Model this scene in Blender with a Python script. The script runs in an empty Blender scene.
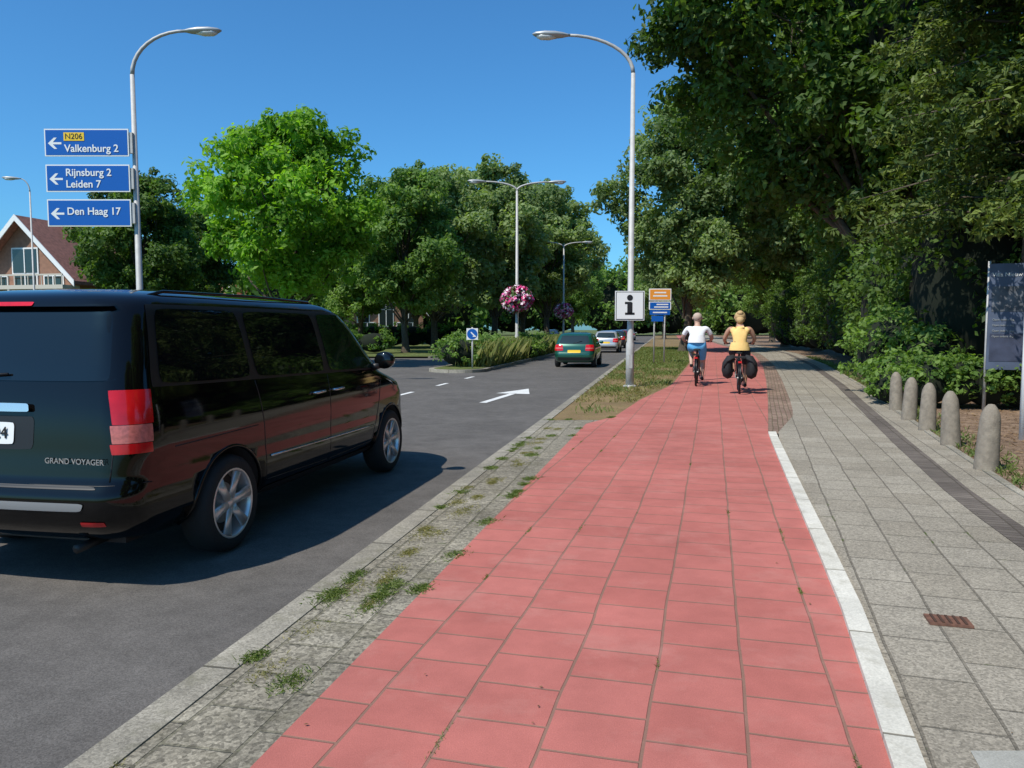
import bpy, math, numpy as np
from mathutils import Vector, Matrix, Quaternion
rad=math.radians
sc=bpy.context.scene
COL=sc.collection
sc.view_settings.view_transform='Standard'; sc.view_settings.look='None'; sc.view_settings.exposure=0

# ------------------------------------------------------------------ materials
def newmat(name):
    m=bpy.data.materials.new(name); m.use_nodes=True
    return m, m.node_tree, m.node_tree.nodes['Principled BSDF']
def mat(name,col,rough=.6,metal=0,coat=0,noise=None,bump=None,spec=None,emit=None):
    m,nt,b=newmat(name)
    b.inputs['Base Color'].default_value=(*col,1)
    b.inputs['Roughness'].default_value=rough
    b.inputs['Metallic'].default_value=metal
    b.inputs['Coat Weight'].default_value=coat
    b.inputs['Coat Roughness'].default_value=.03
    if spec is not None: b.inputs['Specular IOR Level'].default_value=spec
    N=nt.nodes; L=nt.links
    if noise or bump:
        tc=N.new('ShaderNodeTexCoord')
    if noise:
        sc_,amt=noise
        n=N.new('ShaderNodeTexNoise'); n.inputs['Scale'].default_value=sc_; n.inputs['Detail'].default_value=6
        L.new(tc.outputs['Object'],n.inputs['Vector'])
        mr=N.new('ShaderNodeMapRange'); mr.inputs[1].default_value=.25; mr.inputs[2].default_value=.75
        mr.inputs[3].default_value=1-amt; mr.inputs[4].default_value=1+amt
        L.new(n.outputs['Fac'],mr.inputs[0])
        mx=N.new('ShaderNodeVectorMath'); mx.operation='SCALE'; mx.inputs[0].default_value=col
        L.new(mr.outputs[0],mx.inputs['Scale']); L.new(mx.outputs[0],b.inputs['Base Color'])
    if bump:
        n2=N.new('ShaderNodeTexNoise'); n2.inputs['Scale'].default_value=bump[0]; n2.inputs['Detail'].default_value=4
        L.new(tc.outputs['Object'],n2.inputs['Vector'])
        bp=N.new('ShaderNodeBump'); bp.inputs['Strength'].default_value=bump[1]; bp.inputs['Distance'].default_value=.01
        L.new(n2.outputs['Fac'],bp.inputs['Height']); L.new(bp.outputs[0],b.inputs['Normal'])
    return m
def ground_mat(name,c1,c2,mortar=None,brick=None,ang=76,stain=.25,grit=(180,.25),rough=.85,weeds=0,bumpd=.004,offs=(0,0),offset=.5,grain=None,weedcol=(.07,.10,.02),patch=None,wobs=.035):
    """world-position driven paving / asphalt / soil"""
    m,nt,b=newmat(name); N=nt.nodes; L=nt.links
    g=N.new('ShaderNodeNewGeometry')
    vr=N.new('ShaderNodeVectorRotate'); vr.rotation_type='Z_AXIS'; vr.inputs['Angle'].default_value=-rad(ang)
    L.new(g.outputs['Position'],vr.inputs['Vector'])
    ad=N.new('ShaderNodeVectorMath'); ad.operation='ADD'; ad.inputs[1].default_value=(offs[0],offs[1],0)
    L.new(vr.outputs[0],ad.inputs[0])
    def noise(s,d=5,ro=.6,src=None):
        n=N.new('ShaderNodeTexNoise'); n.inputs['Scale'].default_value=s; n.inputs['Detail'].default_value=d; n.inputs['Roughness'].default_value=ro
        L.new(src or g.outputs['Position'],n.inputs['Vector']); return n.outputs['Fac']
    def mr(src,a,b_,c,d):
        k=N.new('ShaderNodeMapRange'); k.inputs[1].default_value=a;k.inputs[2].default_value=b_;k.inputs[3].default_value=c;k.inputs[4].default_value=d
        L.new(src,k.inputs[0]); return k.outputs[0]
    def mix(f,a,b_,t='MIX'):
        k=N.new('ShaderNodeMix'); k.data_type='RGBA'; k.blend_type=t
        if isinstance(f,float): k.inputs[0].default_value=f
        else: L.new(f,k.inputs[0])
        for i,x in ((6,a),(7,b_)):
            if isinstance(x,tuple): k.inputs[i].default_value=(*x,1)
            else: L.new(x,k.inputs[i])
        return k.outputs[2]
    def math_(op,a,b_):
        k=N.new('ShaderNodeMath'); k.operation=op
        for i,x in ((0,a),(1,b_)):
            if isinstance(x,(int,float)): k.inputs[i].default_value=x
            else: L.new(x,k.inputs[i])
        return k.outputs[0]
    h=noise(grit[0],3)
    big=noise(.7,6); mid=noise(5,6)
    if brick:
        wob=N.new('ShaderNodeTexNoise'); wob.inputs['Scale'].default_value=1.3
        L.new(g.outputs['Position'],wob.inputs['Vector'])
        ws=N.new('ShaderNodeVectorMath'); ws.operation='SCALE'; ws.inputs['Scale'].default_value=wobs
        L.new(wob.outputs['Color'],ws.inputs[0])
        a2=N.new('ShaderNodeVectorMath'); a2.operation='ADD'; L.new(ad.outputs[0],a2.inputs[0]); L.new(ws.outputs[0],a2.inputs[1])
        bt=N.new('ShaderNodeTexBrick'); bt.offset=offset; bt.squash=1
        L.new(a2.outputs[0],bt.inputs['Vector'])
        bt.inputs['Color1'].default_value=(*c1,1); bt.inputs['Color2'].default_value=(*c2,1); bt.inputs['Mortar'].default_value=(*mortar,1)
        bt.inputs['Scale'].default_value=1; bt.inputs['Brick Width'].default_value=brick[0]; bt.inputs['Row Height'].default_value=brick[1]
        bt.inputs['Mortar Size'].default_value=brick[2]; bt.inputs['Mortar Smooth'].default_value=.4; bt.inputs['Bias'].default_value=0
        col=bt.outputs['Color']; fac=bt.outputs['Fac']
    else:
        col=mix(mr(mid,.35,.65,0,1),c1,c2); fac=None
    sv=mr(big,.3,.7,1-stain,1+stain)
    vm=N.new('ShaderNodeVectorMath'); vm.operation='SCALE'; L.new(col,vm.inputs[0])
    gv=mr(h,.3,.7,1-grit[1],1+grit[1])
    mv=mr(mid,.3,.7,1-stain*.6,1+stain*.6)
    L.new(math_('MULTIPLY',math_('MULTIPLY',sv,gv),mv),vm.inputs['Scale'])
    col=vm.outputs[0]
    if grain:
        vo=N.new('ShaderNodeTexVoronoi'); vo.inputs['Scale'].default_value=grain[0]; L.new(g.outputs['Position'],vo.inputs['Vector'])
        sp=N.new('ShaderNodeSeparateColor'); L.new(vo.outputs['Color'],sp.inputs[0])
        k=N.new('ShaderNodeVectorMath'); k.operation='SCALE'; L.new(col,k.inputs[0]); L.new(mr(sp.outputs[0],0,1,1-grain[1],1+grain[1]),k.inputs['Scale'])
        col=k.outputs[0]
    if patch:
        pn=noise(patch[0],7,.7); col=mix(mr(pn,.52,.68,0,patch[1]),col,patch[2])
    if weeds:
        wn=noise(2.3,6,.7)
        w=mr(wn,weeds,weeds+.06,0,1)
        if fac is not None: w=math_('MULTIPLY',w,mr(fac,.1,.6,.0,1))
        col=mix(w,col,weedcol)
    L.new(col,b.inputs['Base Color'])
    b.inputs['Roughness'].default_value=rough
    b.inputs['Specular IOR Level'].default_value=.25
    hh=math_('MULTIPLY',h,.3)
    if fac is not None: hh=math_('SUBTRACT',hh,fac)
    bp=N.new('ShaderNodeBump'); bp.inputs['Strength'].default_value=.8; bp.inputs['Distance'].default_value=bumpd
    L.new(hh,bp.inputs['Height']); L.new(bp.outputs[0],b.inputs['Normal'])
    return m
def leaf_mat(name,dark,light,trans=.3,bright=1.0,rough=.55):
    m,nt,b=newmat(name); N=nt.nodes; L=nt.links
    at=N.new('ShaderNodeAttribute'); at.attribute_name='tint'
    oi=N.new('ShaderNodeObjectInfo')
    mu=N.new('ShaderNodeMath'); mu.operation='MULTIPLY_ADD'; mu.inputs[1].default_value=.22; mu.inputs[2].default_value=-.11
    L.new(oi.outputs['Random'],mu.inputs[0])
    ad=N.new('ShaderNodeMath'); ad.operation='ADD'; ad.use_clamp=True
    L.new(at.outputs['Fac'],ad.inputs[0]); L.new(mu.outputs[0],ad.inputs[1])
    cr=N.new('ShaderNodeValToRGB'); L.new(ad.outputs[0],cr.inputs[0])
    cr.color_ramp.elements[0].color=(*dark,1); cr.color_ramp.elements[1].color=(*light,1)
    L.new(cr.outputs[0],b.inputs['Base Color']); b.inputs['Roughness'].default_value=rough; b.inputs['Specular IOR Level'].default_value=.3
    tr=N.new('ShaderNodeBsdfTranslucent')
    hs=N.new('ShaderNodeMix'); hs.data_type='RGBA'; hs.blend_type='MULTIPLY'; hs.inputs[0].default_value=1; hs.inputs[7].default_value=(1.6,1.8,.6,1)
    L.new(cr.outputs[0],hs.inputs[6]); L.new(hs.outputs[2],tr.inputs['Color'])
    ms=N.new('ShaderNodeMixShader'); ms.inputs[0].default_value=trans
    L.new(b.outputs[0],ms.inputs[1]); L.new(tr.outputs[0],ms.inputs[2])
    L.new(ms.outputs[0],N['Material Output'].inputs['Surface'])
    return m
def ramp_mat(name,stops):
    m,nt,b=newmat(name); N=nt.nodes; L=nt.links
    at=N.new('ShaderNodeAttribute'); at.attribute_name='tint'
    cr=N.new('ShaderNodeValToRGB'); cr.color_ramp.interpolation='CONSTANT'; L.new(at.outputs['Fac'],cr.inputs[0])
    e=cr.color_ramp.elements
    e[0].position=0; e[0].color=(*stops[0][1],1); e[1].position=stops[1][0]; e[1].color=(*stops[1][1],1)
    for p,c in stops[2:]:
        x=e.new(p); x.color=(*c,1)
    L.new(cr.outputs[0],b.inputs['Base Color']); b.inputs['Roughness'].default_value=.6
    return m

# ------------------------------------------------------------------ mesh builder
class MB:
    def __init__(s): s.v=[];s.f=[];s.m=[];s.sm=[]
    def add(s,vs,fs,mi=0,smooth=False):
        o=len(s.v); s.v+= [tuple(v) for v in vs]; s.f+=[[o+i for i in f] for f in fs]; s.m+=[mi]*len(fs); s.sm+=[smooth]*len(fs)
    def box(s,c,d,mi=0,rot=None,taper=1.0):
        x,y,z=[k/2 for k in d]; vs=[]
        for sz in (-1,1):
            t=taper if sz>0 else 1
            for sx,sy in ((-1,-1),(1,-1),(1,1),(-1,1)): vs.append(Vector((sx*x*t,sy*y*t,sz*z)))
        if rot is not None: vs=[rot@v for v in vs]
        vs=[v+Vector(c) for v in vs]
        s.add(vs,[(3,2,1,0),(4,5,6,7),(0,1,5,4),(1,2,6,5),(2,3,7,6),(3,0,4,7)],mi)
    def tube(s,pts,r,mi=0,n=10,flat=(1,1),up=None,closed=False):
        pts=[Vector(p) for p in pts]; k=len(pts)
        if not hasattr(r,'__len__'): r=[r]*k
        vs=[]; fs=[]
        prev=None
        for i,p in enumerate(pts):
            if closed: t=pts[(i+1)%k]-pts[i-1]
            else: t=(pts[min(i+1,k-1)]-pts[max(i-1,0)])
            t.normalize()
            if up is not None: a=Vector(up)
            elif prev is not None: a=prev
            else: a=Vector((0,0,1)) if abs(t.z)<.9 else Vector((1,0,0))
            b=(a-t*a.dot(t))
            if b.length<1e-5: b=Vector((1,.01,0))-t*t.x
            b.normalize(); prev=b; c=t.cross(b)
            for j in range(n):
                an=2*math.pi*j/n
                vs.append(p+(b*math.cos(an)*flat[0]+c*math.sin(an)*flat[1])*r[i])
        m=k if closed else k-1
        for i in range(m):
            i2=(i+1)%k
            for j in range(n):
                fs.append((i*n+j,i*n+(j+1)%n,i2*n+(j+1)%n,i2*n+j))
        if not closed:
            fs.append(tuple(reversed(range(n)))); fs.append(tuple(range((k-1)*n,k*n)))
        s.add(vs,fs,mi,True)
    def lathe(s,prof,mi=0,n=24,M=None,smooth=True):
        vs=[];fs=[];M=M or Matrix()
        for r,a in prof:
            for j in range(n):
                an=2*math.pi*j/n; vs.append(M@Vector((r*math.cos(an),r*math.sin(an),a)))
        for i in range(len(prof)-1):
            for j in range(n): fs.append((i*n+j,i*n+(j+1)%n,(i+1)*n+(j+1)%n,(i+1)*n+j))
        s.add(vs,fs,mi,smooth)
    def ball(s,c,r,mi=0,n=14,M=None):
        prof=[(math.sin(math.pi*i/10)+1e-5,-math.cos(math.pi*i/10)) for i in range(11)]
        if not hasattr(r,'__len__'): r=(r,r,r)
        MM=Matrix.Translation(c)@(M or Matrix())@Matrix.Diagonal((*r,1))
        s.lathe(prof,mi,n,MM)
    def quad(s,pts,mi=0): s.add(pts,[tuple(range(len(pts)))],mi)
    def obj(s,name,mats,parent=None,bevel=0,loc=None,rotz=None):
        me=bpy.data.meshes.new(name); me.from_pydata(s.v,[],s.f); 
        for m in mats: me.materials.append(m)
        me.polygons.foreach_set('material_index',s.m); me.polygons.foreach_set('use_smooth',s.sm); me.update()
        o=bpy.data.objects.new(name,me); COL.objects.link(o)
        if parent: o.parent=parent
        if bevel:
            b=o.modifiers.new('bevel','BEVEL'); b.width=bevel; b.segments=3; b.limit_method='ANGLE'; b.angle_limit=rad(50)
        if loc: o.location=loc
        if rotz is not None: o.rotation_euler=(0,0,rotz)
        return o
def empty(name,loc=(0,0,0),rotz=0):
    e=bpy.data.objects.new(name,None); COL.objects.link(e); e.location=loc; e.rotation_euler=(0,0,rotz); e.empty_display_size=.2; return e
def text(body,size,loc,mat_,parent,name='lettering',rot=(math.pi/2,0,0),align='LEFT',ext=.002,sx=1,bold=0):
    c=bpy.data.curves.new(name,'FONT'); c.body=body; c.size=size; c.extrude=ext; c.align_x=align; c.align_y='CENTER'; c.offset=bold
    c.materials.append(mat_); o=bpy.data.objects.new(name,c); COL.objects.link(o); o.location=loc; o.rotation_euler=rot; o.scale=(sx,1,1); o.parent=parent; return o

def np_mesh(name,V,F,mi,mats,tint=None,smooth=None):
    me=bpy.data.meshes.new(name); nv=len(V); nf=len(F)
    me.vertices.add(nv); me.vertices.foreach_set('co',V.astype(np.float32).ravel())
    me.loops.add(nf*4); me.loops.foreach_set('vertex_index',F.astype(np.int32).ravel())
    me.polygons.add(nf); me.polygons.foreach_set('loop_start',np.arange(0,nf*4,4,dtype=np.int32))
    for m in mats: me.materials.append(m)
    me.polygons.foreach_set('material_index',mi.astype(np.int32))
    if smooth is not None: me.polygons.foreach_set('use_smooth',smooth)
    if tint is not None:
        a=me.attributes.new('tint','FLOAT','POINT'); a.data.foreach_set('value',tint.astype(np.float32))
    me.update(calc_edges=True); me.validate()
    return me
def norm(a): return a/np.maximum(np.linalg.norm(a,axis=1,keepdims=True),1e-6)
def leaves(centers,radii,n_per,size,rng,squash=.8,out=.9,aspect=.55,ctint=None,up=.35,tvar=.25):
    C=np.repeat(centers,n_per,0); R=np.repeat(radii,n_per)
    M=len(C); d=norm(rng.normal(size=(M,3)))
    rr=R*rng.uniform(.25,1,M)**.6
    p=C+d*rr[:,None]*np.array([1,1,squash])
    n=norm(d*out+rng.normal(size=(M,3))*.45+np.array([0,0,up]))
    t=norm(np.cross(n,rng.normal(size=(M,3)))); b=np.cross(n,t)
    Ls=(size*rng.uniform(.6,1.35,M))[:,None]
    V=np.stack([p-t*Ls*.5,p+b*Ls*aspect*.5+n*Ls*.06,p+t*Ls*.5,p-b*Ls*aspect*.5+n*Ls*.06],1).reshape(-1,3)
    F=np.arange(M*4).reshape(-1,4)
    if ctint is None: ctint=rng.uniform(.15,.75,len(centers))
    T=np.clip(np.repeat(ctint,n_per)+rng.normal(size=M)*tvar*.5,0,1)
    return V,F,np.repeat(T,4)
def np_tube(pts,rs,n=7):
    m=MB(); m.tube(pts,rs,0,n); 
    V=np.array(m.v); F=np.array([f for f in m.f if len(f)==4]); return V,F
def tree_mesh(name,seed,h,cr,base,leaf,nlobes,nclump,nleaf,mats,trunk_r=.28,clump_r=.5,lean=0,top=1.0,lobe=.42):
    rng=np.random.default_rng(seed)
    Vs=[];Fs=[];MI=[];T=[];SM=[];off=0
    def addp(V,F,mi,t=None):
        nonlocal off
        Vs.append(V);Fs.append(F+off);MI.append(np.full(len(F),mi));T.append(t if t is not None else np.zeros(len(V)));SM.append(np.full(len(F),mi==0));off+=len(V)
    tp=[Vector((0,0,-.1)),Vector((.02,0,.5)),Vector((rng.normal()*.1,rng.normal()*.1,base*.7)),Vector((rng.normal()*.2,rng.normal()*.2,base+ (h-base)*.35)),Vector((rng.normal()*.35,rng.normal()*.35,base+(h-base)*.8))]
    addp(*np_tube(tp,[trunk_r*1.5,trunk_r,trunk_r*.85,trunk_r*.5,trunk_r*.12],9),0)
    zc=(base+h)/2; rz=(h-base)/2
    C=[];R=[];CT=[]
    for i in range(nlobes):
        f=(i+.5)/nlobes; ph=i*2.39996+rng.normal()*.3; cz=1-2*f; sr=math.sqrt(max(0,1-cz*cz))
        q=rng.uniform(.5,.88)
        wid=cr*(1.0 if cz<.1 else (1-.35*top*(cz-.1)))
        c=np.array([math.cos(ph)*sr*wid*q,math.sin(ph)*sr*wid*q,zc+cz*rz*rng.uniform(.62,.84)])
        lr=cr*lobe*rng.uniform(.6,1.15)
        z0=min(max(base*.75,c[2]-cr*.8),base+(h-base)*.6)
        a=Vector((0,0,z0)); e=Vector(c); mid=a.lerp(e,.5)+Vector((rng.normal()*.15,rng.normal()*.15,-.1*cr*.5))
        addp(*np_tube([a,mid,e],[trunk_r*.32,trunk_r*.2,trunk_r*.06],6),0)
        lt=rng.uniform(.2,.75)
        dd=norm(rng.normal(size=(nclump,3))); r=lr*rng.uniform(.45,1.2,nclump)
        cc=c+dd*r[:,None]*np.array([1,1,.72])
        for k in range(0,nclump,9):
            addp(*np_tube([e,e.lerp(Vector(cc[k]),.6)+Vector((0,0,-.05)),Vector(cc[k])],[trunk_r*.09,trunk_r*.05,.008],4),0)
        C.append(cc);R.append(np.full(nclump,clump_r)*rng.uniform(.6,1.35,nclump)); CT.append(np.clip(lt+rng.normal(size=nclump)*.18,0,1))
    C=np.concatenate(C);R=np.concatenate(R);CT=np.concatenate(CT)
    V,F,t=leaves(C,R,nleaf,leaf,rng,ctint=CT)
    addp(V,F,1,t)
    return np_mesh(name,np.concatenate(Vs),np.concatenate(Fs),np.concatenate(MI),mats,np.concatenate(T),np.concatenate(SM))
def place(name,me,loc,rz=0,s=1,leafm=None,sz=None):
    o=bpy.data.objects.new(name,me); COL.objects.link(o); o.location=loc; o.rotation_euler=(0,0,rz); o.scale=(s,s,sz or s)
    if leafm is not None:
        o.material_slots[1].link='OBJECT'; o.material_slots[1].material=leafm
    return o

# ------------------------------------------------------------------ common materials
M_asph=ground_mat('asphalt',(.106,.097,.089),(.120,.110,.101),stain=.13,grit=(260,.22),rough=.88,grain=(150,.25),patch=(.35,.25,(.145,.134,.124)))
M_red=ground_mat('red_slabs',(.41,.128,.106),(.455,.150,.126),(.25,.135,.10),(.30,.36,.008),ang=75.4,stain=.14,grit=(220,.15),rough=.85,weeds=.64,offs=(.1,.13),bumpd=.004,patch=(1.6,.35,(.53,.25,.21)))
M_walk=ground_mat('grey_slabs',(.262,.230,.182),(.312,.278,.225),(.165,.145,.115),(.45,.3,.008),ang=72.5,stain=.13,grit=(120,.22),weeds=.6,grain=(95,.28),bumpd=.005)
M_strip=ground_mat('gravel_slabs',(.215,.19,.145),(.25,.225,.175),(.16,.145,.105),(.3,.3,.010),ang=78.5,stain=.28,grit=(90,.3),weeds=.60,grain=(60,.42),bumpd=.008,patch=(3,.6,(.14,.125,.08)))
M_brick=ground_mat('brick_paving',(.20,.13,.10),(.27,.19,.145),(.14,.11,.07),(.2,.08,.008),ang=72,stain=.25,weeds=.62)
M_dband=ground_mat('dark_brick_paving',(.12,.10,.088),(.165,.14,.12),(.09,.075,.06),(.08,.2,.008),ang=72,stain=.2)
M_kerb=ground_mat('kerb_concrete',(.26,.235,.19),(.295,.27,.22),(.10,.09,.07),(1.0,3.0,.010),ang=78.7,stain=.28,grit=(150,.2),grain=(110,.25),offs=(0,1.5),offset=0,patch=(4,.6,(.15,.14,.09)))
M_wkerb=ground_mat('white_kerb',(.54,.51,.44),(.62,.59,.52),(.2,.18,.14),(1.0,3.0,.008),ang=73,stain=.2,grit=(90,.15),offs=(0,1.5),offset=0,patch=(6,.6,(.36,.33,.26)))
M_grass=ground_mat('grass_ground',(.065,.10,.022),(.14,.15,.05),stain=.35,grit=(60,.4),bumpd=.02,rough=1)
M_verge=ground_mat('verge_soil',(.25,.165,.09),(.17,.13,.055),stain=.3,grit=(50,.35),bumpd=.02,rough=1)
M_soil=ground_mat('leaf_litter_soil',(.16,.10,.065),(.25,.175,.12),stain=.3,grit=(60,.4),bumpd=.02,rough=1)
M_paint=ground_mat('road_paint',(.74,.74,.72),(.64,.64,.62),stain=.12,grit=(120,.15),patch=(9,.5,(.4,.39,.37)))
M_steel=mat('galvanised_steel',(.46,.45,.43),.6,.1,noise=(9,.12))
M_lamp=mat('lamp_housing',(.42,.43,.43),.4,.3)
M_lens=mat('lamp_lens',(.75,.75,.72),.2)
M_blue=mat('sign_blue',(.004,.10,.42),.35)
M_white=mat('sign_white',(.8,.8,.78),.4)
M_yel=mat('sign_yellow',(.85,.55,.02),.4)
M_org=mat('sign_orange',(.80,.30,.04),.4)
M_black=mat('black_plastic',(.012,.012,.013),.5)
M_mold=mat('bumper_grey_plastic',(.20,.20,.20),.5)
M_rubber=mat('tyre_rubber',(.018,.018,.018),.8,bump=(60,.3))
M_alloy=mat('alloy',(.72,.70,.68),.3,.6)
M_chrome=mat('chrome',(.75,.73,.70),.2,.8)
M_glass=mat('tinted_glass',(.004,.005,.006),.02,0,spec=.6)
M_glass3=mat('side_glass',(.012,.03,.010),.02,0,spec=.6,noise=(5,.7))
M_glass2=mat('car_glass',(.02,.03,.03),.04,0,spec=.8)
M_redl=mat('tail_lens_red',(.58,.008,.012),.12,coat=.4,noise=(14,.15))
M_clr=mat('tail_lens_pale',(.62,.17,.14),.15,coat=.4,noise=(40,.3))
M_conc=mat('bollard_concrete',(.24,.205,.16),.9,noise=(14,.3),bump=(70,.5))
M_bark=mat('bark',(.085,.068,.048),.95,noise=(8,.4),bump=(25,1))
M_metalk=mat('bike_black',(.015,.015,.016),.35,.2)
L_maple=leaf_mat('leaf_maple',(.09,.20,.02),(.26,.45,.05),.46)
L_mid=leaf_mat('leaf_green',(.075,.15,.032),(.22,.33,.085),.44)
L_grey=leaf_mat('leaf_greygreen',(.11,.165,.062),(.28,.36,.15),.42)
L_dark=leaf_mat('leaf_dark',(.024,.056,.012),(.13,.215,.038),.38)
L_light=leaf_mat('leaf_light',(.07,.14,.03),(.21,.32,.065),.4)
L_pine=leaf_mat('pine_needles',(.03,.06,.012),(.19,.24,.055),.25)
L_grass=leaf_mat('grass_blades',(.07,.12,.02),(.22,.26,.08),.3)
L_dry=leaf_mat('dry_grass_blades',(.12,.13,.035),(.34,.29,.12),.3)
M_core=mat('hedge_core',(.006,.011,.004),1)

# ------------------------------------------------------------------ ground
def sheet(name,pts,z,m):
    b=MB(); b.quad([(x,y,z) for x,y in pts]); return b.obj(name,[m])
def dens(f,ys): return [(float(np.interp(y,[q[1] for q in f],[q[0] for q in f])),float(y)) for y in ys]
YS=sorted(set(list(np.arange(-4,40,1.0))+list(np.arange(40,161,5.0))))
def strip(name,f1,f2,z,m,o1=0,o2=0,y0=-4,y1=160,side=False,thick=0):
    ys=[y0]+[y for y in YS if y0<y<y1]+[y1]
    a=dens(f1,ys); c=dens(f2,ys); b=MB()
    vs=[(x+o1,y,z) for x,y in a]+[(x+o2,y,z) for x,y in c]; n=len(a)
    b.add(vs,[(i,n+i,n+i+1,i+1) for i in range(n-1)])
    if thick:
        vs=[(x+o1,y,z) for x,y in a]+[(x+o1,y,z-thick) for x,y in a]
        b.add(vs,[(i,i+1,n+i+1,n+i) for i in range(n-1)])
        vs=[(x+o2,y,z) for x,y in c]+[(x+o2,y,z-thick) for x,y in c]
        b.add(vs,[(i,n+i,n+i+1,i+1) for i in range(n-1)])
        vs=[(a[0][0]+o1,a[0][1],z),(c[0][0]+o2,c[0][1],z),(c[0][0]+o2,c[0][1],z-thick),(a[0][0]+o1,a[0][1],z-thick)]
        b.add(vs,[(0,3,2,1)])
        vs=[(a[-1][0]+o1,a[-1][1],z),(c[-1][0]+o2,c[-1][1],z),(c[-1][0]+o2,c[-1][1],z-thick),(a[-1][0]+o1,a[-1][1],z-thick)]
        b.add(vs,[(0,1,2,3)])
    return b.obj(name,[m])
K=[(-2.03-.798,-4),(-2.03+.1995*160,160)]
PL=[(-2.31,-4),(-.894,2.525),(1.25,12.4),(1.62,12.6),(2.67,16),(4.2,20.2),(7.1,31),(10.5,44),(14.5,65),(34,160)]
PR=[(-.75,-4),(1.297,2.525),(1.80,4.16),(2.474,6.64),(3.6,10.74),(5.34,16),(7.34,22.2),(10.1,31),(13.8,44),(17.8,65),(37,160)]
SR=[(2.2,-4),(3.5,3),(4.48,6.64),(5.6,10),(9.13,20.2),(12.6,31),(16.6,45),(20.6,65),(41,160)]
LL=[(-12.4-.8,-4),(-12.4+32,160)]
sheet('ground',[(-400,-200),(400,-200),(400,600),(-400,600)],-.10,M_grass)
strip('road',LL,K,-.08,M_asph,o1=-.05,o2=.05,y0=-4)
sheet('side_road',[(-60,33),(-5.8,33),(-4.2,40.5),(-60,40.5)],-.084,M_asph)
strip('road_kerb',K,K,.006,M_kerb,o1=0,o2=.16,thick=.12)
strip('gravel_strip_paving',K,PL,0,M_strip,o1=.16,y1=12.5)
strip('verge_soil',K,PL,-.004,M_verge,o1=.16,y0=12.5)
strip('bike_path',PL,PR,.004,M_red)
strip('white_kerb',PR,PR,.03,M_wkerb,o1=0,o2=.11,thick=.08,y1=10.9)
strip('brick_edge_paving',PR,PR,.0,M_brick,o1=0,o2=.46,y0=10.9)
S0=[(x+(.11 if y<10.9 else .14 if y<11 else .46),y) for x,y in [(-.75,-4),(1.297,2.525),(1.80,4.16),(2.474,6.64),(3.6,10.74)]+[(4.4,13.2)]+PR[5:]]
strip('sidewalk_paving',S0,SR,.006,M_walk)
strip('dark_brick_band',SR,SR,.011,M_dband,o1=-.62,o2=-.38)
strip('sidewalk_edge_kerb',SR,SR,.02,M_kerb,o1=0,o2=.08,thick=.1)
strip('soil_bed',SR,SR,-.006,M_soil,o1=.08,o2=14)
strip('left_verge_grass',LL,LL,0,M_grass,o1=-60,o2=-.15,y1=32.9)
strip('left_verge_grass',LL,LL,0,M_grass,o1=-60,o2=-.15,y0=40.6)
strip('left_kerb',LL,LL,.01,M_kerb,o1=-.15,o2=0,thick=.12,y1=32.9)
strip('left_kerb',LL,LL,.01,M_kerb,o1=-.15,o2=0,thick=.12,y0=40.6)
def median():
    pts=[]; 
    for i in range(13):
        a=math.pi+math.pi*i/12; pts.append((-1.95+1.1*math.cos(a),28.3+1.3*math.sin(a)))
    pts+= [(-6.4+.2*110,110),(-8.6+.2*110,110)]
    b=MB(); n=len(pts)
    b.add([(x,y,.03) for x,y in pts]+[(x,y,-.12) for x,y in pts],[tuple(range(n))]+[(i,n+i,n+(i+1)%n,(i+1)%n) for i in range(n)])
    b.obj('median_kerb',[M_kerb])
    q=[]
    for i in range(13):
        a=math.pi+math.pi*i/12; q.append((-1.95+.92*math.cos(a),28.3+1.1*math.sin(a)))
    q+=[(-6.4+.2*110-.18,110),(-8.6+.2*110+.18,110)]
    sheet('median_soil',q,.036,M_grass)
median()
d=Vector((.196,.98,0)); rgt=Vector((.98,-.196,0))
def marks():
    b=MB(); z=-.074
    def loc(o,u,v): p=Vector(o)+rgt*u+d*v; return (p.x,p.y,z)
    o=(-.62,16.2,0)
    dd=Vector((.27,.963,0)); rr=Vector((.963,-.27,0))
    def l2(u,v): p=Vector(o)+rr*u+dd*v; return (p.x,p.y,z)
    b.quad([l2(-.08,0),l2(.08,0),l2(.08,2.4),l2(-.08,2.4)])
    b.quad([l2(-.42,2.35),l2(.42,2.35),l2(0,3.9)])
    b.obj('road_arrow_marking',[M_paint])
    b=MB()
    for y in (6,9,12,15,18,21,24):
        b.quad([loc((-6.25+.2*y,y,0),-.06,0),loc((-6.25+.2*y,y,0),.06,0),loc((-6.25+.2*y,y,0),.06,1),loc((-6.25+.2*y,y,0),-.06,1)])
    b.obj('lane_dash_markings',[M_paint])
marks()
b=MB(); b.box((0,0,0),(.20,.13,.012),0)
for i in range(5): b.box((-.07+i*.035,0,.008),(.012,.11,.008),1)
b.obj('drain_cover',[mat('rusty_iron',(.15,.07,.045),.8,noise=(30,.4)),mat('rusty_iron_dark',(.07,.035,.022),.8)],loc=(2.22,3.82,.014),rotz=rad(-15))
sheet('concrete_slab_paving',[(1.50,2.2),(2.5,2.2),(2.55,2.62),(1.62,2.62)],.0105,ground_mat('pale_slab',(.34,.33,.29),(.39,.38,.34),stain=.15,grit=(150,.15)))

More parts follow.
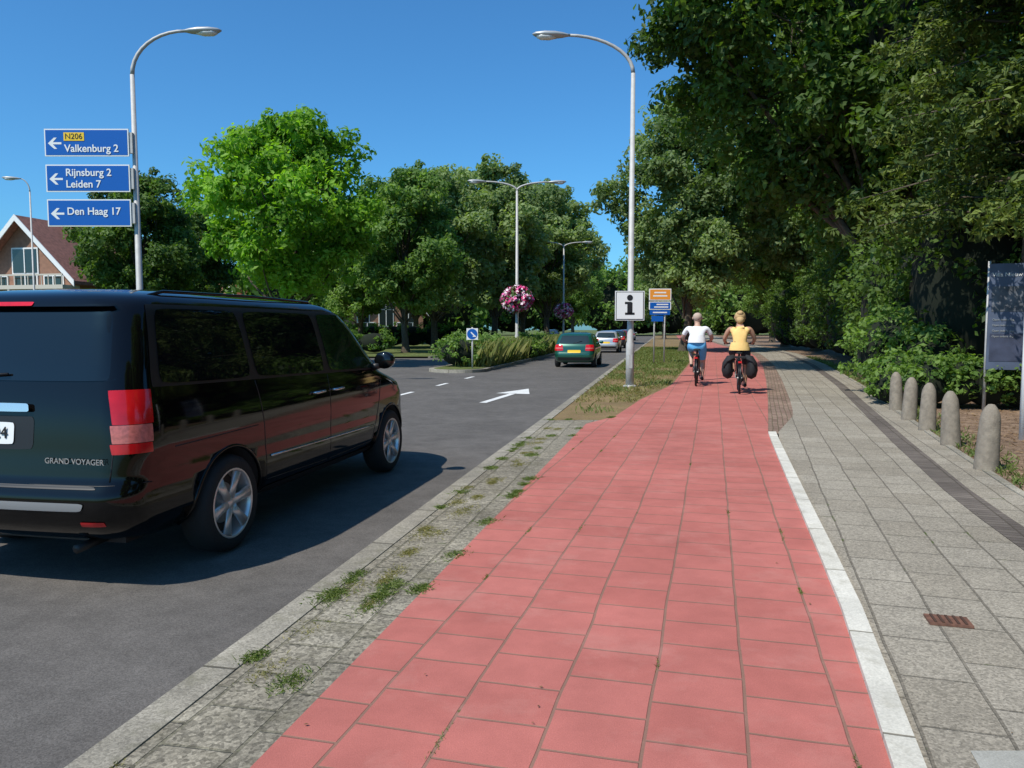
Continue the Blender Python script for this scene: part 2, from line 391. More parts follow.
# ------------------------------------------------------------------ street furniture
def lamp_head(b,tip,dirx,L=.85):
    p=Vector(tip); dv=Vector(dirx)
    pts=[p+dv*(t*L) for t in (-.1,0,.12,.35,.65,.9,1.0)]
    b.tube(pts,[.05,.07,.11,.15,.15,.10,.03],1,12,flat=(.55,1.0),up=(0,0,1))
    pts=[p+dv*(t*L)+Vector((0,0,-.055)) for t in (.3,.5,.75,.88)]
    b.tube(pts,[.06,.12,.12,.05],2,12,flat=(.6,1.0),up=(0,0,1))
def street_lamp(name,x,y,h,dirs,reach=1.7,rise=1.0,z0=0,r=.085):
    b=MB(); hp=h-rise
    b.tube([(0,0,-.12),(0,0,1.1),(0,0,1.15),(0,0,hp)],[r*1.25,r*1.25,r,r*.62],0,14)
    b.lathe([(.17,0),(.17,.03),(r*1.3,.05)],0,16)
    b.box((0,-r*1.22,.65),(.09,.012,.35),0)
    for dx in dirs:
        dv=Vector((math.cos(dx),math.sin(dx),0)); pts=[]
        for i in range(11):
            t=i/10; a=t*math.pi/2
            pts.append(dv*(reach*(1-math.cos(a))*.95)+Vector((0,0,hp+rise*math.sin(a)*.97)))
        b.tube(pts,[r*.6-r*.18*i/10 for i in range(11)],0,10)
        e=pts[-1]; lamp_head(b,e,dv+Vector((0,0,.03)))
    return b.obj(name,[M_steel,M_lamp,M_lens],loc=(x,y,z0))
street_lamp('street_lamp',3.02,19.7,8.78,[math.pi],1.75,.95)
street_lamp('street_lamp',-9.32,19.4,8.8,[0.05],1.4,1.1)
street_lamp('street_lamp',-25.9,42,9.5,[math.pi+.2],.5,.7,r=.06)
l1=street_lamp('double_street_lamp',.25,39,8.75,[.05,math.pi+.05],1.7,.45,z0=.03)
l2=street_lamp('double_street_lamp',4.4,66,8.75,[.05,math.pi+.05],1.7,.45,z0=.03)
def dsign(zc,lines,yellow=None):
    e=empty('direction_sign',(-9.32,19.25,zc))
    b=MB(); b.box((-1.10,0,0),(2.06,.03,.66),0); b.box((-1.10,-.018,0),(2.00,.006,.60),1)
    b.box((-.05,.05,0),(.12,.08,.5),2)
    y=-.025
    b.quad([(-2.04,y,-.02),(-1.89,y,-.155),(-1.82,y,-.155),(-1.92,y,-.045),(-1.71,y,-.045),(-1.71,y,.005),(-1.92,y,.005),(-1.82,y,.115),(-1.89,y,.115)],0)
    o=b.obj('panel',[M_white,M_blue,M_steel],parent=e)
    n=len(lines); 
    for i,t in enumerate(lines):
        zz=(.13 if i==0 else -.15) if n==2 else 0.03
        text(t,.25,(-1.64,-.03,zz),M_white,e,bold=.0035)
    if yellow:
        b=MB(); b.box((-1.40,-.026,.14),(.50,.008,.2),0); b.obj('route_number_panel',[M_yel],parent=e)
        text(yellow,.19,(-1.62,-.034,.14),M_black,e)
dsign(6.03,['','Valkenburg 2'],'N206')
dsign(5.17,['Rijnsburg 2','Leiden 7'])
dsign(4.33,['Den Haag 17'])
e=empty('information_sign',(2.97,19.52,2.06))
b=MB(); b.box((0,0,0),(.74,.03,.74),0); b.box((0,-.018,0),(.70,.006,.70),1); b.box((0,-.023,0),(.665,.006,.665),0)
b.box((0,.06,.2),(.22,.1,.04),2); b.box((0,.06,-.2),(.22,.1,.04),2)
yq=-.028
b.box((.0,yq,-.06),(.13,.006,.28),1); b.box((0,yq,-.2),(.24,.006,.055),1); b.box((-.04,yq,.07),(.17,.0062,.055),1)
b.lathe([(1e-4,0),(.075,0)],1,20,Matrix.Translation((0,yq-.003,.2))@Matrix.Rotation(rad(90),4,'X'))
b.obj('panel',[M_white,M_black,M_steel],parent=e,bevel=.002)
e=empty('tourist_route_sign',(6.3,33,0))
b=MB(); b.tube([(-.22,0,-.1),(-.22,0,3.1)],.035,2); b.tube([(.22,0,-.1),(.22,0,3.1)],.035,2)
b.box((0,-.06,2.92),(.94,.03,.5),0); b.box((0,-.06,2.45),(.94,.03,.34),0); b.box((0,-.06,2.16),(.86,.03,.2),3); b.box((-.1,-.06,1.9),(.5,.03,.24),3)
b.box((0,-.078,2.92),(.86,.006,.42),1); b.box((0,-.083,2.86),(.6,.006,.06),0); b.box((0,-.083,3.0),(.5,.006,.06),0)
b.box((.0,-.078,2.45),(.86,.006,.27),3); b.box((.1,-.083,2.5),(.5,.006,.05),0); b.box((.05,-.083,2.39),(.6,.006,.05),0); b.box((0,-.078,2.16),(.6,.006,.05),0)
b.obj('panel',[M_white,M_org,M_steel,M_blue],parent=e)
e=empty('traffic_sign',(-1.45,28.2,.03))
b=MB(); b.tube([(0,0,-.1),(0,0,1.5)],.03,2); b.box((0,-.05,1.25),(.42,.02,.42),0); b.lathe([(1e-4,0),(.19,0)],1,24,Matrix.Translation((0,-.064,1.25))@Matrix.Rotation(rad(90),4,'X'))
b.box((.03,-.07,1.24),(.045,.006,.22),0,rot=Matrix.Rotation(rad(-45),3,'Y')); b.box((.08,-.071,1.165),(.12,.006,.035),0)
b.obj('panel',[M_white,M_blue,M_steel],parent=e)
for (x,y) in [(5.02,8.07),(5.60,9.75),(6.08,11.2),(6.48,12.5),(7.02,14.0)]:
    b=MB(); b.lathe([(.120,-.1),(.120,.0),(.108,.3),(.097,.54),(.088,.60),(.062,.66),(.03,.70),(1e-4,.705)],0,20)
    o=b.obj('concrete_bollard',[M_conc],loc=(x,y,0)); o.rotation_euler=(rad(1.5*math.sin(x*7)),rad(2*math.cos(x*5)),x)
b=MB(); b.tube([(0,0,-.1),(0,0,2.45)],.045,0); b.ball((0,0,2.45),.047,0); b.obj('white_post',[M_white],loc=(6.88,10.3,0))
e=empty('advertising_board',(8.9,13.9,0),rad(-20))
b=MB(); b.tube([(-.30,0,-.1),(-.30,0,2.7)],.03,1); b.tube([(.30,0,-.1),(.30,0,2.7)],.03,1); b.box((0,-.05,1.7),(.62,.03,1.9),0)
b.box((0,-.068,2.02),(.52,.006,.45),2); b.box((0,-.068,1.15),(.54,.006,.5),3)
b.obj('panel',[mat('board_blue_grey',(.085,.11,.17),.5,noise=(2,.3)),M_steel,mat('board_picture',(.12,.13,.15),.5,noise=(6,.6)),mat('board_band',(.05,.06,.10),.5,noise=(5,.4))],parent=e)
text('Villa Nieuw',.10,(-.27,-.075,2.45),M_white,e)
for i in range(4): text('Open iedere dag',.05,(-.24,-.075,1.65-.1*i),M_lamp,e)

# ------------------------------------------------------------------ cars
class Car:
    def __init__(s,tab,zs=1): s.t=np.array(tab,float); s.t[:,0]*=zs; s.L=s.t[:,2].max(); s.zmin=s.t[0,0]; s.zmax=s.t[-1,0]
    def P(s,z):
        q=[]
        for o in (-.03,-.015,0,.015,.03):
            zz=min(max(z+o*min(1,(z-s.zmin)/.03+.01,(s.zmax-z)/.03+.01),s.zmin),s.zmax)
            q.append([np.interp(zz,s.t[:,0],s.t[:,i]) for i in range(1,6)])
        return np.mean(q,0)
    def taper(s,y): return 1-.055*abs(2*y/s.L-1)**3
    def fx(s,x,y,z,w):
        k=.05*(x/w)**2
        if y<s.L/2: y2=y+k*max(0,1-y/.6)
        else: y2=y-k*3*max(0,1-(s.L-y)/1.2)
        return y2
    def ringpt(s,t,z):
        yr,yf,w,cr,cf=s.P(z); cr=min(cr,w*.98); cf=min(cf,w*.98)
        if t<1: x=(w-cr)*t; y=yr
        elif t<2: a=(t-1)*math.pi/2; x=w-cr+cr*math.sin(a); y=yr+cr-cr*math.cos(a)
        elif t<3: x=w; y=yr+cr+(yf-cf-yr-cr)*(t-2)
        elif t<4: a=(t-3)*math.pi/2; x=w-cf+cf*math.cos(a); y=yf-cf+cf*math.sin(a)
        else: x=(w-cf)*(5-t); y=yf
        return x*s.taper(y),s.fx(x,y,z,w),z
    def sidex(s,y,z):
        yr,yf,w,cr,cf=s.P(z); x=w
        if y<yr+cr: dd=yr+cr-y; x=w-cr+math.sqrt(max(cr*cr-dd*dd,0))
        if y>yf-cf: dd=y-(yf-cf); x=w-cf+math.sqrt(max(cf*cf-dd*dd,0))
        return x*s.taper(y)
    def reary(s,x,z):
        yr,yf,w,cr,cf=s.P(z); x2=abs(x)/s.taper(0); y=yr
        if x2>w-cr: dd=min(x2-(w-cr),cr); y=yr+cr-math.sqrt(max(cr*cr-dd*dd,0))
        return s.fx(x2,y,z,w)
    def fronty(s,x,z):
        yr,yf,w,cr,cf=s.P(z); x2=abs(x)/s.taper(yf); y=yf
        if x2>w-cf: dd=min(x2-(w-cf),cf); y=yf-cf+math.sqrt(max(cf*cf-dd*dd,0))
        return s.fx(x2,y,z,w)
    def shell(s,name,mats,parent,wheels,wr,nz=64,pocket=.62):
        ts=list(np.linspace(0,1,7)[:-1])+list(np.linspace(1,2,10)[:-1])+list(np.linspace(2,3,30)[:-1])+list(np.linspace(3,4,10)[:-1])+list(np.linspace(4,5,7))
        b=MB(); zsv=np.linspace(s.zmin,s.zmax,nz)
        vs=[]
        for z in zsv:
            r=[s.ringpt(t,z) for t in ts]; r=r+[(-x,y,zz) for x,y,zz in reversed(r[1:-1])]
            vs+=r; n=len(r)
        fs=[(i*n+j,i*n+(j+1)%n,(i+1)*n+(j+1)%n,(i+1)*n+j) for i in range(nz-1) for j in range(n)]
        fs.append(tuple(reversed(range(n)))); fs.append(tuple(range((nz-1)*n,nz*n)))
        b.add(vs,fs,0,True); o=b.obj(name,mats,parent)
        c=MB()
        for wy in wheels:
            for sx in (-1,1):
                c.lathe([(1e-4,0),(wr+.055,0),(wr+.055,.8),(1e-4,.8)],1,48,Matrix.Translation((sx*pocket,wy,wr))@Matrix.Rotation(sx*rad(90),4,'Y'),smooth=True)
        co=c.obj('cut',mats)
        import bmesh
        bm=bmesh.new(); bm.from_mesh(co.data); bmesh.ops.remove_doubles(bm,verts=bm.verts,dist=1e-3); bmesh.ops.recalc_face_normals(bm,faces=bm.faces); bm.to_mesh(co.data); bm.free()
        bm=bmesh.new(); bm.from_mesh(o.data); bmesh.ops.recalc_face_normals(bm,faces=bm.faces); bm.to_mesh(o.data); bm.free()
        md=o.modifiers.new('b','BOOLEAN'); md.object=co; md.operation='DIFFERENCE'; md.solver='EXACT'
        sv=o.parent; o.parent=None
        bpy.context.view_layer.update()
        dg=bpy.context.evaluated_depsgraph_get(); me=bpy.data.meshes.new_from_object(o.evaluated_get(dg))
        o.modifiers.clear(); o.data=me; o.parent=sv
        bpy.data.objects.remove(co)
        return o
    def patch(s,b,c4,mi,off=.004,n=14,k=.05,kind='side',both=True):
        for sg in ((1,-1) if both else (1,)):
            vs=[]
            for i in range(n+1):
                v=-1+2*i/n
                for j in range(n+1):
                    u=-1+2*j/n
                    uu=u*(1-k*abs(v)**7); vv=v*(1-k*abs(u)**7)
                    a=(uu+1)/2; c=(vv+1)/2
                    p=[(c4[0][q]*(1-a)+c4[1][q]*a)*(1-c)+(c4[3][q]*(1-a)+c4[2][q]*a)*c for q in (0,1)]
                    if kind=='side': vs.append((sg*(s.sidex(*p)+off),p[0],p[1]))
                    elif kind=='rear': vs.append((sg*p[0],s.reary(*p)-off,p[1]))
                    elif kind=='front': vs.append((sg*p[0],s.fronty(*p)+off,p[1]))
                    elif kind=='ring':
                        q=Vector(s.ringpt(p[0],p[1])); q2=Vector(s.ringpt(p[0]+.02,p[1]))-q; nn=Vector((q2.y,-q2.x,0)).normalized()
                        q=q+nn*off; vs.append((sg*q.x,q.y,q.z))
            fs=[]
            for i in range(n):
                for j in range(n):
                    f=(i*(n+1)+j,i*(n+1)+j+1,(i+1)*(n+1)+j+1,(i+1)*(n+1)+j); fs.append(f if sg>0 else tuple(reversed(f)))
            b.add(vs,fs,mi,True)
    def seam(s,b,path,mi,r=.004,off=0,kind='side',both=True,flat=(1,1)):
        P=[]
        for i in range(len(path)-1):
            m=8
            for j in range(m+(i==len(path)-2)):
                t=j/m; P.append([path[i][q]*(1-t)+path[i+1][q]*t for q in (0,1)])
        for sg in ((1,-1) if both else (1,)):
            if kind=='side': pts=[(sg*(s.sidex(*p)+off),p[0],p[1]) for p in P]
            else: pts=[(sg*p[0],s.reary(*p)-off,p[1]) for p in P]
            b.tube(pts,r,mi,8,flat=flat)
def wheel(name,parent,x,y,r,w,sg,spokes=6):
    b=MB(); R=Matrix.Rotation(rad(90),4,'Y')
    k=r/.335; w2=w/2
    b.lathe([(.225*k,-w2),(.29*k,-w2-.008),(.325*k,-w2*.8),(.335*k,-w2*.35),(.335*k,w2*.35),(.325*k,w2*.8),(.29*k,w2+.008),(.24*k,w2-.002)],0,40,R)
    b.lathe([(.241*k,w2-.002),(.232*k,w2+.003),(.222*k,w2-.010),(.216*k,w2-.05),(.20*k,-.03)],1,40,R)
    b.lathe([(.215*k,0.0),(1e-4,0.0)],2,32,R)
    b.lathe([(.14*k,.012),(.14*k,.016),(1e-4,.016)],3,32,R)
    b.lathe([(.06*k,.0),(.062*k,w2-.035),(.045*k,w2-.018),(1e-4,w2-.014)],1,24,R)
    for i in range(spokes):
        a=2*math.pi*i/spokes+.2; dv=Vector((0,math.cos(a),math.sin(a)))
        b.tube([dv*.035*k+Vector((w2-.035,0,0)),dv*.11*k+Vector((w2-.025,0,0)),dv*.218*k+Vector((w2-.016,0,0))],[.042*k,.034*k,.046*k],1,8,flat=(.45,1),up=(1,0,0))
    o=b.obj(name,[M_rubber,M_alloy,M_black,M_steel],parent); o.location=(x,y,r)
    if sg<0: o.rotation_euler=(0,0,math.pi)
    return o
paint_blk=mat('paint_black',(.0035,.003,.003),.05,0,0,spec=.42)
T_van=[(.26,.30,4.9,.80,.25,.5),(.31,.14,5.05,.90,.24,.55),(.40,.03,5.12,.955,.22,.55),(.50,.0,5.14,.97,.20,.55),(.60,.01,5.14,.975,.2,.55),(.635,.05,5.12,.972,.2,.55),
(.80,.075,5.05,.982,.2,.5),(.94,.09,4.9,.978,.2,.5),(1.02,.10,4.55,.970,.2,.5),(1.08,.11,4.22,.960,.2,.45),(1.15,.125,4.10,.945,.2,.4),(1.3,.165,3.90,.915,.2,.4),(1.5,.23,3.64,.865,.2,.35),(1.62,.28,3.46,.83,.2,.35),(1.68,.33,3.32,.80,.22,.35),(1.725,.40,3.16,.74,.3,.4),(1.755,.55,2.92,.62,.4,.4),(1.77,.85,2.5,.42,.35,.35)]
def van():
    e=empty('black_minivan',(-3.149,4.507,-.08),-math.atan(.2133))
    zs=1.045
    c=Car(T_van,zs); wr=.345; wy=(1.1,4.2)
    c.shell('body',[paint_blk,M_black],e,wy,wr,nz=80)
    b=MB()
    P=[M_glass,M_black,M_chrome,M_redl,M_clr,paint_blk,M_mold,M_white,M_glass3]
    top=1.665*zs-.02; b0=1.245; b1=1.17
    def bt(y): return b0+(b1-b0)*y/4
    c.patch(b,[(.34,bt(.3)-.02),(4.06,bt(4)-.02),(3.40,top+.012),(.46,top+.012)],1,.0022,n=30,k=.01)
    c.patch(b,[(.42,bt(.4)),(1.42,bt(1.4)),(1.40,top-.015),(.52,top-.015)],0,.006)
    c.patch(b,[(1.50,bt(1.5)),(2.62,bt(2.6)),(2.58,top-.015),(1.48,top-.015)],0,.006)
    c.patch(b,[(2.72,bt(2.7)),(3.90,bt(3.8)),(3.36,top-.02),(2.68,top-.015)],8,.006)
    c.patch(b,[(-.82,b0+.02),(.82,b0+.02),(.76,top-.03),(-.76,top-.03)],0,.006,n=24,kind='rear',both=False,k=.04)
    c.patch(b,[(-.7,1.2*zs),(.7,1.2*zs),(.62,1.6*zs),(-.62,1.6*zs)],0,.006,n=20,kind='front',both=False)
    c.seam(b,[(1.62,.60),(3.72,.58)],2,.009,.004)
    for path in ([(1.46,bt(1.4)-.03),(1.52,.9),(1.58,.42)],[(2.66,bt(2.6)-.03),(2.68,.40)],[(3.92,bt(4)-.04),(3.80,.7),(3.66,.42),(2.70,.40)],[(2.64,.40),(1.6,.42)],[(.5,.84),(1.44,.86)]):
        c.seam(b,path,1,.0045,-.001)
    c.patch(b,[(1.55,.275),(3.75,.275),(3.72,.36),(1.58,.36)],1,.006)
    for (z0,z1,m) in ((.84,.90,3),(.903,1.01,4),(1.013,1.215,3)):
        c.patch(b,[(1.22,z0),(1.96,z0),(1.93,z1),(1.18,z1)],m,.012,n=14,kind='ring',k=.015)
    c.patch(b,[(-.17,.89),(.17,.89),(.17,1.02),(-.17,1.02)],7,.008,kind='rear',both=False)
    c.patch(b,[(-.28,1.085),(.28,1.085),(.27,1.135),(-.27,1.135)],2,.025,kind='rear',both=False)
    c.patch(b,[(-.30,.86),(.30,.86),(.30,1.06),(-.30,1.06)],1,.002,kind='rear',both=False)
    c.patch(b,[(-.66,.515),(.66,.515),(.68,.565),(-.68,.565)],6,.008,kind='rear',both=False,n=20)
    c.patch(b,[(-.74,.64),(.74,.64),(.72,.66),(-.72,.66)],1,.003,kind='rear',both=False,n=20)
    c.seam(b,[(.80,.68),(.83,1.2)],1,.005,-.001,kind='rear')
    c.seam(b,[(.95,.66),(.6,.66),(.3,.66)],1,.004,-.001,kind='rear')
    for y0 in wy:
        for sg in (1,-1):
            pts=[]
            for i in range(25):
                a=rad(-8)+rad(196)*i/24; yy=y0+(wr+.062)*math.cos(a); zz=wr+(wr+.062)*math.sin(a)
                if zz<.28: continue
                pts.append((sg*(c.sidex(yy,zz)-.004),yy,zz))
            b.tube(pts,.014,5,8)
    for y in (2.80,2.42):
        for sg in (1,-1):
            x=c.sidex(y,1.02); b.tube([(sg*(x+.0),y-.09,1.025),(sg*(x+.035),y-.07,1.025),(sg*(x+.04),y+.07,1.03),(sg*(x+.0),y+.09,1.03)],[.010,.012,.012,.010],2,8)
    for sg in (1,-1):
        x=c.sidex(3.72,1.15)
        b.tube([(sg*(x-.02),3.72,1.17),(sg*(x+.08),3.72,1.20)],[.04,.035],1,8)
        b.tube([(sg*(x+.13),3.70,1.25),(sg*(x+.13),3.72,1.25),(sg*(x+.13),3.78,1.25),(sg*(x+.13),3.84,1.25)],[.10,.105,.10,.05],5,16,flat=(.85,1.0),up=(0,0,1))
        b.tube([(sg*(x+.13),3.694,1.25),(sg*(x+.13),3.699,1.25)],[.085,.088],0,16,flat=(.85,1.0),up=(0,0,1))
    for sg in (1,-1):
        pts=[(sg*.70,.62,1.79),(sg*.71,.75,1.818),(sg*.72,1.8,1.828),(sg*.70,2.8,1.815),(sg*.68,2.95,1.785)]
        b.tube(pts,[.010,.011,.011,.011,.009],5,8)
    b.tube([(-.3,c.reary(0,b0)-.03,b0+.04),(.1,c.reary(.1,b0+.07)-.025,b0+.06)],.008,1,6)
    c.patch(b,[(-.72,top-.01),(.72,top-.01),(.66,top+.035),(-.66,top+.035)],5,.05,kind='rear',both=False,n=20)
    c.patch(b,[(-.18,top-.005),(.18,top-.005),(.18,top+.02),(-.18,top+.02)],3,.056,kind='rear',both=False)
    b.tube([(.5,.45,.26),(.5,.16,.25)],.028,1,12)
    c.patch(b,[(.64,.42),(.78,.42),(.78,.45),(.64,.45)],3,.006,kind='rear')
    b.box((0,2.5,.28),(1.3,4.2,.1),1)
    b.obj('trim',P,e)
    for y in wy:
        for sg in (1,-1): wheel('wheel',e,sg*.862,y,wr,.22,sg)
    t=text('GRAND VOYAGER',.048,(.39,c.reary(.6,.8)-.02,.80),M_chrome,e,name='badge')
    text('TX-24',.10,(0,c.reary(0,.96)-.014,.955),M_black,e,name='plate_number',align='CENTER')
van()
T_hat=[(.2,.2,3.6,.68,.2,.4),(.28,.05,3.72,.78,.2,.45),(.42,0,3.78,.815,.2,.45),(.56,.0,3.8,.825,.2,.45),(.62,.04,3.78,.828,.2,.45),(.75,.06,3.66,.83,.2,.45),(.84,.08,3.3,.82,.2,.4),(.91,.11,2.85,.80,.2,.35),(.97,.15,2.7,.78,.2,.3),(1.1,.25,2.5,.735,.2,.3),(1.25,.37,2.2,.68,.2,.3),(1.33,.46,2.0,.635,.2,.3),(1.385,.62,1.75,.54,.25,.3),(1.41,.9,1.5,.35,.25,.25)]
def hatch(name,x,y,paint,ang=-math.atan(.2)):
    e=empty(name,(x,y,-.08),ang); c=Car(T_hat,1.0); wr=.29; wy=(.72,3.1)
    c.shell('body',[paint,M_black],e,wy,wr,nz=44,pocket=.5)
    b=MB(); P=[M_glass2,M_black,M_chrome,M_redl,M_clr,paint,M_yel]
    c.patch(b,[(.50,.93),(1.45,.93),(1.40,1.27),(.72,1.27)],0,.005); c.patch(b,[(1.52,.93),(2.62,.93),(2.08,1.27),(1.47,1.27)],0,.005)
    c.patch(b,[(-.62,.95),(.62,.95),(.52,1.28),(-.52,1.28)],0,.006,kind='rear',both=False,n=18)
    c.patch(b,[(-.6,1.0),(.6,1.0),(.5,1.28),(-.5,1.28)],0,.006,kind='front',both=False,n=18)
    c.patch(b,[(.72,.68),(1.75,.68),(1.7,.92),(.8,.92)],3,.01,kind='ring'); c.patch(b,[(.74,.76),(1.6,.76),(1.6,.80),(.74,.80)],4,.014,kind='ring')
    c.patch(b,[(-.26,.60),(.26,.60),(.26,.71),(-.26,.71)],6,.008,kind='rear',both=False)
    c.patch(b,[(-.7,.30),(.7,.30),(.72,.42),(-.72,.42)],1,.006,kind='rear',both=False,n=18)
    c.seam(b,[(.62,.60),(.66,.95)],1,.005,kind='rear'); c.seam(b,[(-.62,.59),(.62,.59)],1,.005,kind='rear',both=False)
    c.seam(b,[(1.48,.93),(1.5,.3)],1,.005)
    for sg in (1,-1): b.ball((sg*.88,2.45,.98),(.09,.06,.07),5,12)
    b.tube([(-.05,c.reary(0,.98)-.02,.97),(.3,c.reary(.3,1.05)-.02,1.06)],.008,1,6)
    b.box((0,1.9,.24),(1.0,3.0,.08),1)
    b.obj('trim',P,e)
    for yy in wy:
        for sg in (1,-1): wheel('wheel',e,sg*.735,yy,wr,.18,sg)
hatch('green_hatchback_car',2.45,30.5,mat('paint_green',(.008,.085,.055),.3,.3,1))
p_sil=mat('paint_silver',(.5,.52,.54),.3,.5,1); p_red=mat('paint_red',(.2,.02,.02),.3,.3,1)
hatch('silver_car',5.95,49,p_sil)
hatch('dark_car',8.0,60,mat('paint_dark',(.03,.03,.04),.3,.3,1))
hatch('red_car',9.9,71,p_red)
hatch('white_car',12.2,84,mat('paint_white',(.7,.7,.7),.3,0,1))
hatch('silver_car',14.6,97,p_sil)
hatch('dark_car',5.0,92,mat('paint_blue',(.03,.05,.12),.3,.3,1),ang=math.pi-math.atan(.2))

# ------------------------------------------------------------------ cyclists
def skin_body(name,J,E,segs,mats,parent):
    names=list(J); me=bpy.data.meshes.new(name)
    me.from_pydata([J[k][0] for k in names],[(names.index(a),names.index(b)) for a,b in E],[])
    o=bpy.data.objects.new(name,me); COL.objects.link(o)
    o.modifiers.new('s','SKIN')
    for i,k in enumerate(names):
        r=J[k][1]; v=me.skin_vertices[0].data[i]; v.radius=(r,r); v.use_root=(k=='pelvis')
    sb=o.modifiers.new('ss','SUBSURF'); sb.levels=2; sb.render_levels=2
    bpy.context.view_layer.update()
    dg=bpy.context.evaluated_depsgraph_get(); m2=bpy.data.meshes.new_from_object(o.evaluated_get(dg))
    o.modifiers.clear(); o.data=m2; m2.materials.clear()
    for m in mats: m2.materials.append(m)
    S=[(Vector(J[a][0]),Vector(J[b][0]),f) for a,b,f in segs]
    for p in m2.polygons:
        c=p.center; best=None
        for a,b_,f in S:
            ab=b_-a; t=max(0,min(1,(c-a).dot(ab)/ab.dot(ab))); dd=(c-(a+ab*t)).length
            if best is None or dd<best[0]: best=(dd,f,t)
        p.material_index=best[1](best[2]); p.use_smooth=True
    o.parent=parent; return o
M_skin=mat('skin',(.50,.31,.23),.55,noise=(6,.08))
M_skin2=mat('skin_tanned',(.47,.26,.17),.55,noise=(6,.08))
def cyclist(kind,x,y,ang,scale):
    man=kind=='man'
    e=empty('cyclist_'+kind,(x,y,.005),ang); e.scale=(scale*1.08,scale,scale)
    w=1.0 if man else .92
    J={'pelvis':((0,-.02,1.0),.165),'waist':((0,.02,1.14),.155 if man else .135),'chest':((0,.06,1.30),.165 if man else .145),'upper':((0,.09,1.42),.12),
       'neck':((0,.10,1.52),.062),'skull':((0,.12,1.60),.078),'head':((0,.125,1.68),.10),'crown':((0,.115,1.76),.078)}
    E=[('pelvis','waist'),('waist','chest'),('chest','upper'),('upper','neck'),('neck','skull'),('skull','head'),('head','crown')]
    sk,shirt,pants,shoe=0,1,2,3
    tp=.6 if man else .25
    segs=[('pelvis','waist',lambda t:pants if t<tp else shirt),('waist','chest',lambda t:shirt),('chest','upper',lambda t:shirt),('upper','neck',lambda t:shirt if t<.45 else sk),('neck','crown',lambda t:sk)]
    for s,sg in (('R',1),('L',-1)):
        up=(s=='L')
        J['lat'+s]=((sg*.11*w,.07,1.36),.125 if man else .11)
        J['sh'+s]=((sg*.205*w,.09,1.43),.080 if man else .066)
        J['ua'+s]=((sg*.275*w,.13,1.32),.065 if man else .054)
        J['el'+s]=((sg*.33*w,.19,1.19),.050 if man else .043)
        J['fa'+s]=((sg*.32*w,.31,1.14),.044 if man else .037)
        J['wr'+s]=((sg*.29*w,.44,1.10),.028)
        J['pa'+s]=((sg*.285*w,.50,1.095),.034)
        J['hip'+s]=((sg*.12,-.01,.97),.13)
        if up:
            J['th'+s]=((sg*.14,.18,.92),.098); J['kn'+s]=((sg*.14,.38,.84),.066); J['ca'+s]=((sg*.135,.30,.70),.062); J['an'+s]=((sg*.125,.17,.52),.038); J['he'+s]=((sg*.125,.14,.47),.04); J['to'+s]=((sg*.13,.32,.45),.034)
        else:
            J['th'+s]=((sg*.13,.12,.78),.098); J['kn'+s]=((sg*.13,.23,.57),.064); J['ca'+s]=((sg*.13,.20,.42),.062); J['an'+s]=((sg*.125,.15,.20),.038); J['he'+s]=((sg*.125,.12,.14),.04); J['to'+s]=((sg*.13,.30,.12),.034)
        E+=[('chest','lat'+s),('lat'+s,'sh'+s),('sh'+s,'ua'+s),('ua'+s,'el'+s),('el'+s,'fa'+s),('fa'+s,'wr'+s),('wr'+s,'pa'+s),('pelvis','hip'+s),('hip'+s,'th'+s),('th'+s,'kn'+s),('kn'+s,'ca'+s),('ca'+s,'an'+s),('an'+s,'he'+s),('he'+s,'to'+s)]
        segs+=[('lat'+s,'sh'+s,(lambda t:shirt if (man or t<.75) else sk)),('chest','lat'+s,lambda t:shirt),('sh'+s,'ua'+s,(lambda t:shirt if man else sk)),('ua'+s,'el'+s,(lambda t:shirt if (man and t<.45) else sk)),
               ('el'+s,'pa'+s,lambda t:sk),('pelvis','hip'+s,lambda t:pants),('hip'+s,'th'+s,lambda t:pants),('th'+s,'kn'+s,lambda t:pants if t<.65 else sk),('kn'+s,'ca'+s,lambda t:sk),('ca'+s,'an'+s,lambda t:sk),('an'+s,'he'+s,lambda t:sk if t<.4 else shoe),('he'+s,'to'+s,lambda t:shoe)]
    if man: mats=[M_skin,mat('white_tshirt',(.80,.80,.81),.9,bump=(9,.8)),mat('light_blue_shorts',(.12,.42,.74),.9,bump=(12,.8)),M_black]
    else: mats=[M_skin2,mat('yellow_top',(.86,.56,.20),.9,bump=(9,.8)),mat('dark_shorts',(.02,.02,.03),.9),M_black]
    skin_body('body',J,E,segs,mats,e)
    b=MB(); hy=.125; hz=1.68
    if man: b.ball((0,hy-.014,hz+.018),(.106,.118,.112),0,16)
    else:
        b.ball((0,hy-.02,hz+.02),(.112,.122,.118),0,16); b.ball((0,hy-.09,hz+.09),(.065,.065,.06),0,12); b.tube([(0,hy-.06,hz-.02),(0,hy-.085,hz-.1),(0,hy-.075,hz-.16)],[.085,.07,.03],0,12)
        b.tube([(-.085,hy-.02,hz),(-.07,hy-.04,hz-.1)],[.03,.015],0,8); b.tube([(.085,hy-.02,hz),(.07,hy-.04,hz-.1)],[.03,.015],0,8)
    b.obj('hair',[mat('hair_grey_short',(.47,.36,.29),.9,bump=(60,.8)) if man else mat('hair_blonde',(.50,.33,.15),.7,bump=(50,1))],e)
    b=MB()
    for sg in (1,-1):
        b.ball((sg*.106,hy+.005,hz-.01),(.014,.028,.035),0,10); b.ball((sg*.035,hy+.095,hz+.005),(.014,.01,.011),1,10)
    b.tube([(0,hy+.094,hz+.02),(0,hy+.124,hz-.03),(0,hy+.097,hz-.04)],[.008,.015,.008],0,8)
    b.tube([(-.03,hy+.090,hz-.065),(0,hy+.098,hz-.067),(.03,hy+.090,hz-.065)],[.005,.008,.005],2,8)
